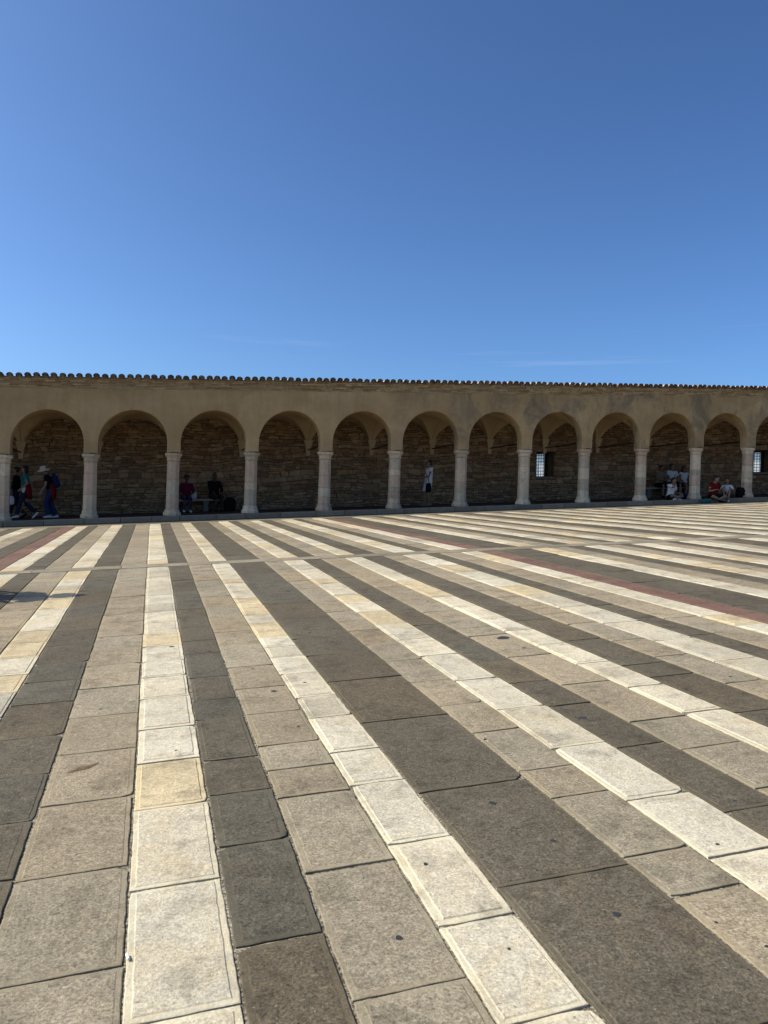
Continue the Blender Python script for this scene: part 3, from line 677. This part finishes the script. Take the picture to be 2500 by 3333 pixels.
# ---------------------------------------------------------------- people
def cloth(name, c, var=.12): return plain(name, tuple(q * (.5 if max(c) < .45 else .9) for q in c), .9, var, 22, .1)
SK = [plain('skin_fair', (.26, .15, .10), .6, .08, 20, .3), plain('skin_tan', (.21, .115, .072), .6, .08, 20, .3), plain('skin_deep', (.07, .036, .024), .55, .1, 20, .3)]
HAIR = {'black': plain('black_hair', (.010, .008, .007), .6, .3, 80, .3), 'brown': plain('brown_hair', (.035, .02, .012), .6, .3, 80, .3)}
EYE = plain('eye_dark', (.012, .01, .009), .3, .1); LIP = plain('lips', (.25, .09, .07), .5, .1); GLASS = plain('sunglasses_plastic', (.008, .008, .009), .2, .1, 20, .5)
def ik(a, b, l1, l2, pole):
    a, b = Vector(a), Vector(b); d = b - a; L = min(d.length, (l1 + l2) * .999); n = d.normalized(); b = a + n * L
    x = (l1 * l1 - l2 * l2 + L * L) / (2 * L); h = math.sqrt(max(0, l1 * l1 - x * x)); p = Vector(pole); p = (p - n * p.dot(n)).normalized()
    return a + n * x + p * h, b
def hand(mb, wrist, d, palm, sgn, curl=.5):
    """palm, four curled fingers of unequal length and a thumb leaving the side of the palm"""
    d = d.normalized(); n = Vector(palm); n = (n - d * n.dot(d)).normalized(); s = d.cross(n) * sgn     # s points to the thumb side
    mb.tube([wrist, wrist + d * .035, wrist + d * .085], [(.026, .02), (.036, .017), (.038, .014)], side=s, n=8)
    for i, (o, L) in enumerate(((.029, .070), (.010, .080), (-.010, .075), (-.029, .058))):
        p0 = wrist + d * .082 + s * o; d1 = (d * math.cos(curl * .6) + n * math.sin(curl * .6)); d2 = (d * math.cos(curl * 1.6) + n * math.sin(curl * 1.6)); d3 = (d * math.cos(curl * 2.4) + n * math.sin(curl * 2.4))
        p1 = p0 + d1 * L * .45; p2 = p1 + d2 * L * .32; p3 = p2 + d3 * L * .23
        mb.tube([p0, p1, p2, p3], [.0098, .0094, .0088, .008], n=6)
    t0 = wrist + d * .03 + s * .03; t1 = t0 + (d * .6 + s * .7 + n * .2).normalized() * .035; t2 = t1 + (d * .85 + s * .25 + n * .4).normalized() * .034
    mb.tube([t0, t1, t2], [.0125, .0112, .0095], n=6)
def person(label, loc, rz, P, S, group=None):
    """P pose: pelvis, lean, head, wrists, ankles...; S style: clothes, hair, skin. Local frame: faces +x, left is +y"""
    root = empty('person', loc, rz); tag(root, label, 'person', group); k = S.get('scale', 1.0); root.scale = (k, k, k)
    pel = Vector(P.get('pelvis', (0, 0, .95))); ln = P.get('lean', .03); br = S.get('build', 1.0); tw = P.get('twist', 0.)
    up = Vector((math.sin(ln), 0, math.cos(ln))); fwd = Vector((math.cos(ln), 0, -math.sin(ln)))
    side = Vector((-math.sin(tw), math.cos(tw), 0))
    waist = pel + up * .14; chest = pel + up * .34; top = pel + up * .48; neck = pel + up * .535
    hd = P.get('head', (0, 0)); hp = hd[0]; hy = hd[1]
    hu = (up * math.cos(hp) + fwd * math.sin(hp)); hc = neck + hu * .135 + fwd * .02
    Rh = Matrix.Rotation(hy, 3, 'Z') @ Matrix.Rotation(ln * .4 + hp, 3, 'Y')
    sh = {s: top + side * s * .172 * br - up * .03 for s in (1, -1)}; hip = {s: pel + Vector((0, s * .088, -.03)) for s in (1, -1)}
    el, wr, kn, an = {}, {}, {}, {}
    for s, nm in ((1, 'l'), (-1, 'r')):
        el[s], wr[s] = ik(sh[s], P['wrist_' + nm], .285, .25, P.get('pole_' + nm, (-1, s * .4, -.2)))
        kn[s], an[s] = ik(hip[s], P['ankle_' + nm], .43, .42, P.get('knee_' + nm, (1, 0, .2)))
    toe = {s: Vector(P.get('toe_' + n_, (1, s * .12, -.05))).normalized() for s, n_ in ((1, 'l'), (-1, 'r'))}
    b = MB()
    b.tube([pel - up * .06, pel, waist, chest, top - up * .03, top + up * .01], [(.135 * br, .1 * br), (.16 * br, .112 * br), (.132 * br, .095 * br), (.155 * br, .112 * br), (.15 * br, .09 * br), (.09, .065)], side=side, n=16)
    b.tube([top - up * .03, neck, neck + hu * .06 + fwd * .01], [.062, .052, .05], n=10)
    for s in (1, -1):
        b.tube([top - up * .035 + side * s * .07, sh[s], sh[s] * .55 + el[s] * .45, el[s], el[s] * .6 + wr[s] * .4, wr[s]], [.065 * br, .056 * br, .046 * br, .038, .038, .026], n=10)
        hand(b, wr[s], (wr[s] - el[s]), P.get('palm', (0, -s, -.4)), s if P.get('thumb', 1) else -s, P.get('curl', .5))
        b.tube([pel + Vector((0, s * .07, 0)), hip[s], hip[s] * .5 + kn[s] * .5, kn[s], kn[s] * .68 + an[s] * .32, an[s]], [.09 * br, .092 * br, .075 * br, .056, .056, .036], n=12)
        f = toe[s]; b.tube([an[s] - f * .03 - Vector((0, 0, .03)), an[s] + f * .06 - Vector((0, 0, .045)), an[s] + f * .14 - Vector((0, 0, .055))], [.036, .038, .028], n=8)
    # head: skull, face, jaw, nose, brow, ears
    H = lambda x, y, z: hc + Rh @ Vector((x, y, z))
    b.ell(H(-.012, 0, .035), (.094, .077, .085), rot=Rh); b.ell(H(.022, 0, -.015), (.066, .062, .092), rot=Rh); b.ell(H(.045, 0, -.075), (.036, .036, .03), rot=Rh)
    b.tube([H(.082, 0, .02), H(.104, 0, -.018)], [.009, .014], n=6); b.ell(H(.078, 0, .032), (.014, .05, .012), rot=Rh)
    for s in (1, -1): b.ell(H(-.008, s * .077, -.005), (.018, .011, .032), rot=Rh)
    b.remesh('body', S['skin'], root, .0095, 2)
    fm_ = MB()
    for s in (1, -1): fm_.ell(H(.082, s * .030, .012), (.009, .012, .007), 8, 6, Rh)
    fm_.build('eyes', EYE, root, True)
    lm_ = MB(); lm_.ell(H(.084, 0, -.052), (.008, .024, .008), 8, 6, Rh); lm_.build('mouth', LIP, root, True)
    # hair
    h = MB(); hair = S.get('hair', 'short')
    if hair != 'none':
        h.ell(H(-.026, 0, .05), (.096, .087, .088), rot=Rh); h.ell(H(-.05, 0, 0), (.066, .08, .075), rot=Rh)
        if hair == 'long':
            for s in (1, 0, -1): h.tube([H(-.05, s * .06, .03), H(-.05, s * .078, -.08), H(-.045, s * .07, -.22)], [.05, .045, .03], n=8)
        if hair == 'bun': h.ell(H(-.125, 0, .085), (.05, .05, .05), rot=Rh)
        if hair == 'curly':
            rr = random.Random(3)
            for _ in range(16): a = rr.uniform(0, 2 * PI); e = rr.uniform(.1, 1.2); h.ell(H(-.03 - .07 * math.cos(a) * math.cos(e), .085 * math.sin(a) * math.cos(e), .05 + .085 * math.sin(e)), (.03, .03, .03), 8, 6)
        h.remesh('hair', HAIR[S.get('hair_col', 'black')], root, .012, 2)
    # clothes: shells that follow the body
    if 'shirt' in S:
        c = MB(); g = .014; lo = S.get('shirt_low', -.05)
        c.tube([pel + up * lo, waist, chest, top - up * .03, top + up * .012], [(.172 * br + g, .122 * br + g), (.148 * br + g, .11 * br + g), (.16 * br + g, .118 * br + g), (.155 * br + g, .094 * br + g), (.085 + g, .06 + g)], side=side, n=16, caps=False)
        sf = S.get('sleeve', .55)
        for s in (1, -1):
            if sf > 0:
                e = sh[s].lerp(el[s], min(1, sf)); pts = [top - up * .04 + side * s * .07, sh[s], e]; rad = [.07 * br + g, .06 * br + g, .054 * br + g]
                if sf > 1: pts.append(el[s].lerp(wr[s], sf - 1)); rad[-1] = .044 + g; rad.append(.032 + g)
                c.tube(pts, rad, n=10, caps=False)
        c.remesh('shirt', S['shirt'], root, .012, 3)
    if 'pants' in S:
        c = MB(); g = .013; lf = S.get('leg', 1.9); fl_ = S.get('flare', 0)
        c.tube([pel - up * .07, pel, waist - up * .03], [(.14 * br + g, .105 * br + g), (.162 * br + g, .115 * br + g), (.14 * br + g, .1 * br + g)], side=side, n=16, caps=False)
        for s in (1, -1):
            pts = [pel + Vector((0, s * .07, 0)), hip[s]]; rad = [.092 * br + g, .095 * br + g]
            if lf <= 1: pts += [hip[s].lerp(kn[s], lf * .5), hip[s].lerp(kn[s], lf)]; rad += [.085 * br + g, .076 * br + g + fl_]
            else: pts += [hip[s].lerp(kn[s], .5), kn[s], kn[s].lerp(an[s], (lf - 1))]; rad += [.078 * br + g, .062 + g, .05 + g + fl_]
            c.tube(pts, rad, n=12, caps=False)
        c.remesh('trousers' if lf > 1 else 'shorts', S['pants'], root, .012, 3)
    if 'shoes' in S:
        for s in (1, -1):
            c = MB(); f = toe[s]; c.tube([an[s] - f * .045 - Vector((0, 0, .035)), an[s] + f * .05 - Vector((0, 0, .047)), an[s] + f * .155 - Vector((0, 0, .06))], [(.042, .045), (.045, .04), (.036, .028)], side=Vector((0, 0, 1)).cross(f), n=10)
            c.remesh('shoe', S['shoes'], root, .01, 1)
    if S.get('glasses'):
        c = MB()
        for s in (1, -1): c.ell(H(.092, s * .032, .014), (.008, .026, .019), 10, 6, Rh); c.tube([H(.09, s * .06, .02), H(.0, s * .085, .02)], [.005, .004], n=6)
        c.build('sunglasses', GLASS, root, True)
    root['_'] = 0; del root['_']
    return root, dict(H=H, Rh=Rh, pel=pel, up=up, fwd=fwd, side=side, top=top, chest=chest, waist=waist, wr=wr, hc=hc, sh=sh)
def lathe(mb, H, prof, n=18, sx=1., tilt=None):
    mb.rings([[H(r * sx * math.cos(2 * PI * k / n), r * math.sin(2 * PI * k / n), z + (tilt(2 * PI * k / n, r) if tilt else 0)) for k in range(n)] for r, z in prof], cap0=False, cap1=True)
def soft_box(name, mat, parent, c, size, rot=None, voxel=0, it=0):
    """a stuffed bag: a box with swollen faces, round corners and a few creases"""
    m = MB(); m.ell((0, 0, 0), (1, 1, 1), 24, 16); sd = random.random() * 50; vs = []
    for p in m.v:
        q = Vector([math.copysign(abs(t) ** .5, t) for t in p]); q *= 1 + .07 * noise.noise(Vector((q.x * 1.5 + sd, q.y * 1.5, q.z * 2.5)))
        q = Vector((q.x * size[0] / 2, q.y * size[1] / 2, q.z * size[2] / 2 * (1 if q.z < 0 else .96)))
        q.x *= 1 - .12 * max(0, q.z) / (size[2] / 2); q.y *= 1 - .15 * max(0, q.z) / (size[2] / 2)
        vs.append(Vector(c) + (rot @ q if rot else q))
    m.v = [tuple(v) for v in vs]
    return m.build(name, mat, parent, True)
WALK = dict(wrist_l=(.12, .24, .92), wrist_r=(-.1, -.25, .88), ankle_l=(-.28, .08, .16), ankle_r=(.22, -.08, .09), toe_l=(.8, .05, -.6), knee_l=(1, 0, 0))
def floor_at(u, dv): return (u, V0 + dv, zfl(u, V0 + dv))
white_tee = cloth('white_cotton', (.6, .58, .57)); black_cl = cloth('black_cotton', (.012, .012, .014)); jeans = cloth('blue_denim', (.035, .055, .16)); dk_jeans = cloth('dark_denim', (.03, .04, .075))
red_cl = cloth('red_cloth', (.26, .014, .012)); teal = cloth('teal_cotton', (.04, .27, .24)); magenta = cloth('magenta_cotton', (.16, .012, .05)); beige = cloth('beige_cotton', (.30, .25, .18)); pattern = cloth('patterned_cloth', (.06, .05, .12), .9)
white_sh = cloth('white_shoe', (.65, .65, .62)); navy = cloth('navy_nylon', (.02, .03, .11)); cream = cloth('cream_canvas', (.58, .53, .43)); black_ny = cloth('black_nylon', (.012, .012, .013)); grey_tee = cloth('pale_grey_cotton', (.5, .49, .48)); brownt = cloth('olive_trousers', (.05, .04, .028)); tealbag = cloth('teal_nylon', (.02, .20, .18))

# walkers at the left, heading left
p, J = person('walker in dark clothes with a white carrier bag, half behind the left column', floor_at(-4.33, 1.75), PI, dict(WALK, wrist_l=(.16, .26, .80), wrist_r=(.1, -.26, .9)), dict(skin=SK[1], shirt=black_cl, sleeve=1.6, pants=dk_jeans, shoes=black_ny, hair='short', scale=.97))
bag = soft_box('carrier_bag', white_tee, None, (0, 0, 0), (.26, .12, .3)); bag.location = (-4.47, V0 + 1.5, zfl(-4.47, V0 + 1.5) + .60); tag(bag, 'white carrier bag held beside the leftmost column', 'bag')
p, J = person('walker in teal shirt and black cap with red jacket tied at waist', floor_at(-3.98, 1.15), PI, dict(WALK, wrist_l=(.10, .23, .98), ankle_l=(.24, .08, .085), toe_l=(1, .05, -.08), ankle_r=(-.34, -.08, .2), toe_r=(.7, 0, -.75)), dict(skin=SK[0], shirt=teal, shirt_low=.02, sleeve=.5, pants=dk_jeans, shoes=white_sh, hair='long', scale=.98))
c = MB(); H = J['H']; lathe(c, H, [(.098, .045), (.1, .07), (.092, .11), (.06, .135), (.02, .14)], sx=1.05); c.ell(H(.115, 0, .05), (.075, .07, .01), rot=J['Rh']); c.remesh('cap', black_cl, p, .009, 1)
c = MB(); c.tube([(-.03, 0, 1.06), (-.07, 0, .95), (-.13, 0, .78), (-.16, 0, .66)], [(.18, .14), (.2, .125), (.19, .08), (.15, .04)], side=(0, 1, 0), n=14); c.remesh('tied_jacket', red_cl, p, .013, 3)
c = MB(); c.tube([(.02, .19, 1.02), (.03, .21, .9)], [.06, .05], n=10); c.remesh('pouch', white_tee, p, .012, 2)
p, J = person('walker in cream sun hat, black shirt and blue jeans with navy rucksack', floor_at(-3.22, 1.2), PI, dict(lean=.32, head=(.12, 0), pelvis=(0, 0, .93), wrist_l=(.27, .22, .86), wrist_r=(.22, -.24, .84), ankle_l=(.03, .09, .085), ankle_r=(-.16, -.09, .085), pole_l=(-1, .3, 0), pole_r=(-1, -.3, 0)), dict(skin=SK[0], shirt=black_cl, sleeve=.6, pants=jeans, shoes=white_sh, hair='short', flare=.025, scale=.99))
c = MB(); H = J['H']; lathe(c, H, [(.20, .012), (.15, .035), (.105, .05), (.1, .09), (.085, .13), (.04, .15)], sx=1.05, tilt=lambda a, r: -.05 * max(0, r - .1) / .1 * abs(math.sin(a))); c.v += []; hat = c.build('sun_hat', cream, p, True); hat.modifiers.new('t', 'SOLIDIFY').thickness = .006
c = MB(); c.tube([(.0, 0, 1.04), (-.03, 0, .93), (-.08, 0, .76), (-.09, 0, .62)], [(.17, .13), (.195, .13), (.2, .09), (.17, .05)], side=(0, 1, 0), n=14); c.remesh('tied_jacket', red_cl, p, .013, 3)
soft_box('rucksack', navy, p, J['chest'] - J['fwd'] * .21 - J['up'] * .1, (.2, .3, .46), Matrix.Rotation(.32, 3, 'Y'))
# bench in the third bay, two people on it
bench_m = tint_mat('bench_stone', .8, 1.1, 6, 60)
def bench(u0, u1, label):
    b_ = empty('stone_bench', ((u0 + u1) / 2, VW - .3, zfl((u0 + u1) / 2, VW - .3))); tag(b_, label, 'bench', 'stone benches in the arcade'); L = u1 - u0
    sh_ = lambda x: SU * x
    m = MB(); m.box(-L / 2, L / 2, -.22, .24, .38, .45, (.33, .29, .23, 1), shear=sh_); m.build('seat', bench_m, b_)
    for x in (-L / 2 + .12, 0, L / 2 - .3):
        m = MB(); m.box(x, x + .18, -.16, .2, -.03, .38, (.16, .14, .11, 1), shear=sh_); m.build('support', bench_m, b_)
bench(.55, 2.85, 'low stone bench behind the two seated visitors at the left')
bench(20.2, 22.7, 'low stone bench under the three seated visitors at the right')
SIT = dict(pelvis=(.02, 0, .56), lean=-.02, wrist_l=(.33, .12, .62), wrist_r=(.33, -.12, .62), ankle_l=(.46, .11, .09), ankle_r=(.44, -.11, .09), pole_l=(-.3, .9, -.3), pole_r=(-.3, -.9, -.3), knee_l=(.5, 0, 1), knee_r=(.5, 0, 1), palm=(0, 0, -1), curl=.6)
def seat(u, dv=2.72): return floor_at(u, dv)
person('seated visitor in magenta top, patterned trousers and white shoes', seat(1.08), -PI / 2 + .1, dict(SIT, lean=.1), dict(skin=SK[2], shirt=magenta, sleeve=1.4, pants=pattern, shoes=white_sh, hair='curly', scale=.98))
person('seated visitor all in black looking to the right on the stone bench', seat(2.06), -PI / 2 + .35, dict(SIT, head=(0, .5)), dict(skin=SK[2], shirt=black_cl, sleeve=1.7, pants=brownt, shoes=black_ny, hair='none', build=1.08, scale=1.03))
t_ = soft_box('tote_bag', cream, None, (0, 0, 0), (.22, .1, .29)); t_.location = (1.36, V0 + 2.78, zfl(1.36, V0 + 2.78) + .60); tag(t_, 'cream tote bag on the bench beside the magenta top', 'bag')
t_ = soft_box('travel_bag', black_ny, None, (0, 0, 0), (.42, .26, .5)); t_.location = (2.62, V0 + 2.45, zfl(2.62, V0 + 2.45) + .25); tag(t_, 'black rounded travel bag on the floor at the bench end', 'bag')
# standing visitor in white
p, J = person('standing visitor in white shirt and white shorts facing left', floor_at(9.76, 1.2), PI + .1, dict(lean=-.03, wrist_l=(.30, .10, 1.05), wrist_r=(.30, -.10, 1.05), pole_l=(-1, .3, -.6), pole_r=(-1, -.3, -.6), ankle_l=(-.05, .09, .085), ankle_r=(.07, -.09, .085), palm=(0, 0, -1), curl=.9), dict(skin=SK[1], shirt=white_tee, shirt_low=.0, sleeve=.35, pants=white_tee, leg=.88, shoes=beige, hair='short', glasses=True, build=1.12, flare=.01, scale=.985))
c = MB(); c.tube([J['sh'][-1] * .5 + J['top'] * .5 + Vector((0, 0, .045)), J['chest'] + Vector((.16, .02, -.02)), J['waist'] + Vector((.12, .2, 0)), Vector((.08, .24, .84))], [.012] * 4, n=6); c.build('bag_strap', black_ny, p, True)
soft_box('shoulder_bag', black_ny, p, (.1, .22, .70), (.22, .1, .36))
# group at the right
person('seated visitor in beige shirt, leftmost of three on the bench', seat(20.85), -PI / 2 + .05, dict(SIT, lean=.12, wrist_l=(.4, .05, .74), wrist_r=(.4, -.05, .74), head=(.25, 0)), dict(skin=SK[1], shirt=beige, sleeve=.7, pants=black_cl, leg=.95, shoes=black_ny, build=1.08, scale=1.04))
p, J = person('seated visitor in white shirt with dark shoulder strap, middle of the bench', seat(21.5, 2.74), -PI / 2, dict(SIT, head=(0, .5), lean=.02), dict(skin=SK[1], shirt=white_tee, sleeve=.6, pants=black_cl, leg=.95, shoes=black_ny, hair_col='brown', build=1.1, scale=1.08))
c = MB(); c.tube([J['top'] + J['side'] * .1 + Vector((.06, 0, .01)), J['chest'] + Vector((.135, .05, 0)), J['waist'] + Vector((.13, .0, -.02))], [.018] * 3, n=6); c.build('strap', black_ny, p, True)
person('seated visitor with long dark hair and white sleeveless top', seat(22.1), -PI / 2 - .1, dict(SIT, wrist_l=(.3, .08, .78), lean=.06), dict(skin=SK[1], shirt=white_tee, sleeve=.2, pants=black_cl, leg=.6, shoes=black_ny, hair='long', glasses=True, scale=1.0))
CROSS = dict(pelvis=(0, 0, .11), lean=.2, wrist_l=(.3, .22, .26), wrist_r=(.3, -.2, .28), ankle_l=(.36, -.12, .07), ankle_r=(.30, .14, .07), knee_l=(.3, 1, .25), knee_r=(.3, -1, .25), toe_l=(.3, -.9, 0), toe_r=(.3, .9, 0), palm=(0, 0, -1))
p, J = person('visitor in white shirt sitting cross-legged and eating on the platform', floor_at(19.5, .12), -PI / 2 + .25, dict(CROSS, wrist_r=(.24, -.02, .62), pole_r=(.2, -.8, -.6), head=(.2, .1)), dict(skin=SK[1], shirt=white_tee, sleeve=.6, pants=black_cl, leg=.7, shoes=white_sh, scale=1.0))
x = soft_box('food_box', white_tee, None, (0, 0, 0), (.16, .12, .06), voxel=.008, it=2); x.location = floor_at(19.55, -.19); x.location.z += .14; tag(x, 'white food box in the lap of the visitor eating', 'box')
KERB = dict(pelvis=(0, 0, .1), lean=.15, wrist_l=(.33, .12, .36), wrist_r=(.33, -.12, .36), ankle_l=(.36, .26, -.07), ankle_r=(.36, -.26, -.07), knee_l=(.3, .7, 1), knee_r=(.3, -.7, 1), palm=(0, 0, 1), curl=.8)
person('visitor in red shirt and black cap sitting on the kerb', floor_at(21.27, -.17), -PI / 2 + .1, dict(CROSS, ankle_l=(.36, -.04, -.02), ankle_r=(.33, .1, -.05), pelvis=(0, 0, .12), wrist_l=(.3, .14, .34), wrist_r=(.3, -.14, .34), head=(.35, 0), toe_l=(.8, -.5, 0), toe_r=(.8, .4, 0)), dict(skin=SK[0], shirt=red_cl, sleeve=.65, pants=black_cl, leg=.75, shoes=black_ny, build=1.1, scale=1.03))
person('small visitor in pale shirt with hair in a bun sitting on the kerb', floor_at(21.96, -.18), -PI / 2 - .75, dict(KERB, ankle_l=(.34, .08, -.07), ankle_r=(.30, -.1, -.07), knee_l=(.4, .1, 1), knee_r=(.4, -.1, 1), wrist_l=(.34, .16, .42), wrist_r=(.28, -.16, .44)), dict(skin=SK[1], shirt=grey_tee, sleeve=.6, pants=black_cl, leg=.7, shoes=white_sh, hair='bun', build=.9, scale=.9))
x = soft_box('backpack', black_ny, None, (0, 0, 0), (.40, .26, .44), it=9); x.location = floor_at(22.78, .0); x.location.z += .21; tag(x, 'black backpack standing on the kerb beside the rightmost column', 'backpack')
pk = MB(); pk.tube([(-.08, -.14, -.1), (0, -.15, -.06), (.08, -.14, -.1)], [.03, .05, .03], n=8); pk.build('pocket', black_ny, x, True)
tg = MB(); tg.box(.13, .17, -.15, -.125, -.14, .04); tg.build('tag', white_tee, x)
x = soft_box('teal_bag', tealbag, None, (0, 0, 0), (.40, .22, .17), it=12); x.location = (20.66, VFRONT - .14, zg(20.66, VFRONT - .14) + .075); tag(x, 'teal cloth bag on the paving beside the red shirt', 'bag')
x = soft_box('navy_bag', navy, None, (0, 0, 0), (.26, .2, .24), it=8); x.location = floor_at(20.33, .35); x.location.z += .11; tag(x, 'dark navy bag beside the column near the eating visitor', 'bag')
# passers-by just outside the left edge of the picture, whose shadows fall into it
def ground_at(u, v): return (u, v, zg(u, v))
p, J = person('passer-by in blue shirt beyond the left edge, shadow falling into view', ground_at(-2.80, 9.83), .15, dict(wrist_l=(.02, .2, 1.02), wrist_r=(.02, -.2, 1.02), pole_l=(-.2, 1, .1), pole_r=(-.2, -1, .1), ankle_l=(.05, .1, .085), ankle_r=(-.05, -.1, .085)), dict(skin=SK[1], shirt=jeans, pants=dk_jeans, shoes=black_ny, build=1.25, hair='short', scale=1.06))
c = MB(); H = J['H']; lathe(c, H, [(.17, .03), (.15, .045), (.11, .055), (.105, .10), (.085, .16), (.05, .21), (.02, .25)]); c.build('pointed_hat', black_cl, p, True)
person('passer-by in grey shirt farther beyond the left edge', ground_at(-3.45, 10.42), PI, dict(WALK), dict(skin=SK[0], shirt=grey_tee, pants=dk_jeans, shoes=black_ny, scale=1.0))

# small iron drain grate in the paving at the foot of the arcade
gu, gv = -1.93, 24.52; g = empty('drain_grate', (gu, gv, zg(gu, gv) + .004)); tag(g, 'small iron drain grate in the paving before the second column', 'grate')
m = MB(); sh_ = lambda x: SU * x
for a, b, c, d in ((-.32, .32, -.085, -.065), (-.32, .32, .065, .085), (-.32, -.30, -.065, .065), (.30, .32, -.065, .065)): m.box(a, b, c, d, -.02, .004, shear=sh_)
m.build('frame', M['iron'], g)
for i in range(8): m = MB(); x = -.26 + .52 * i / 7; m.box(x - .014, x + .014, -.065, .065, -.02, .003, shear=sh_); m.build('bar', M['iron'], g)
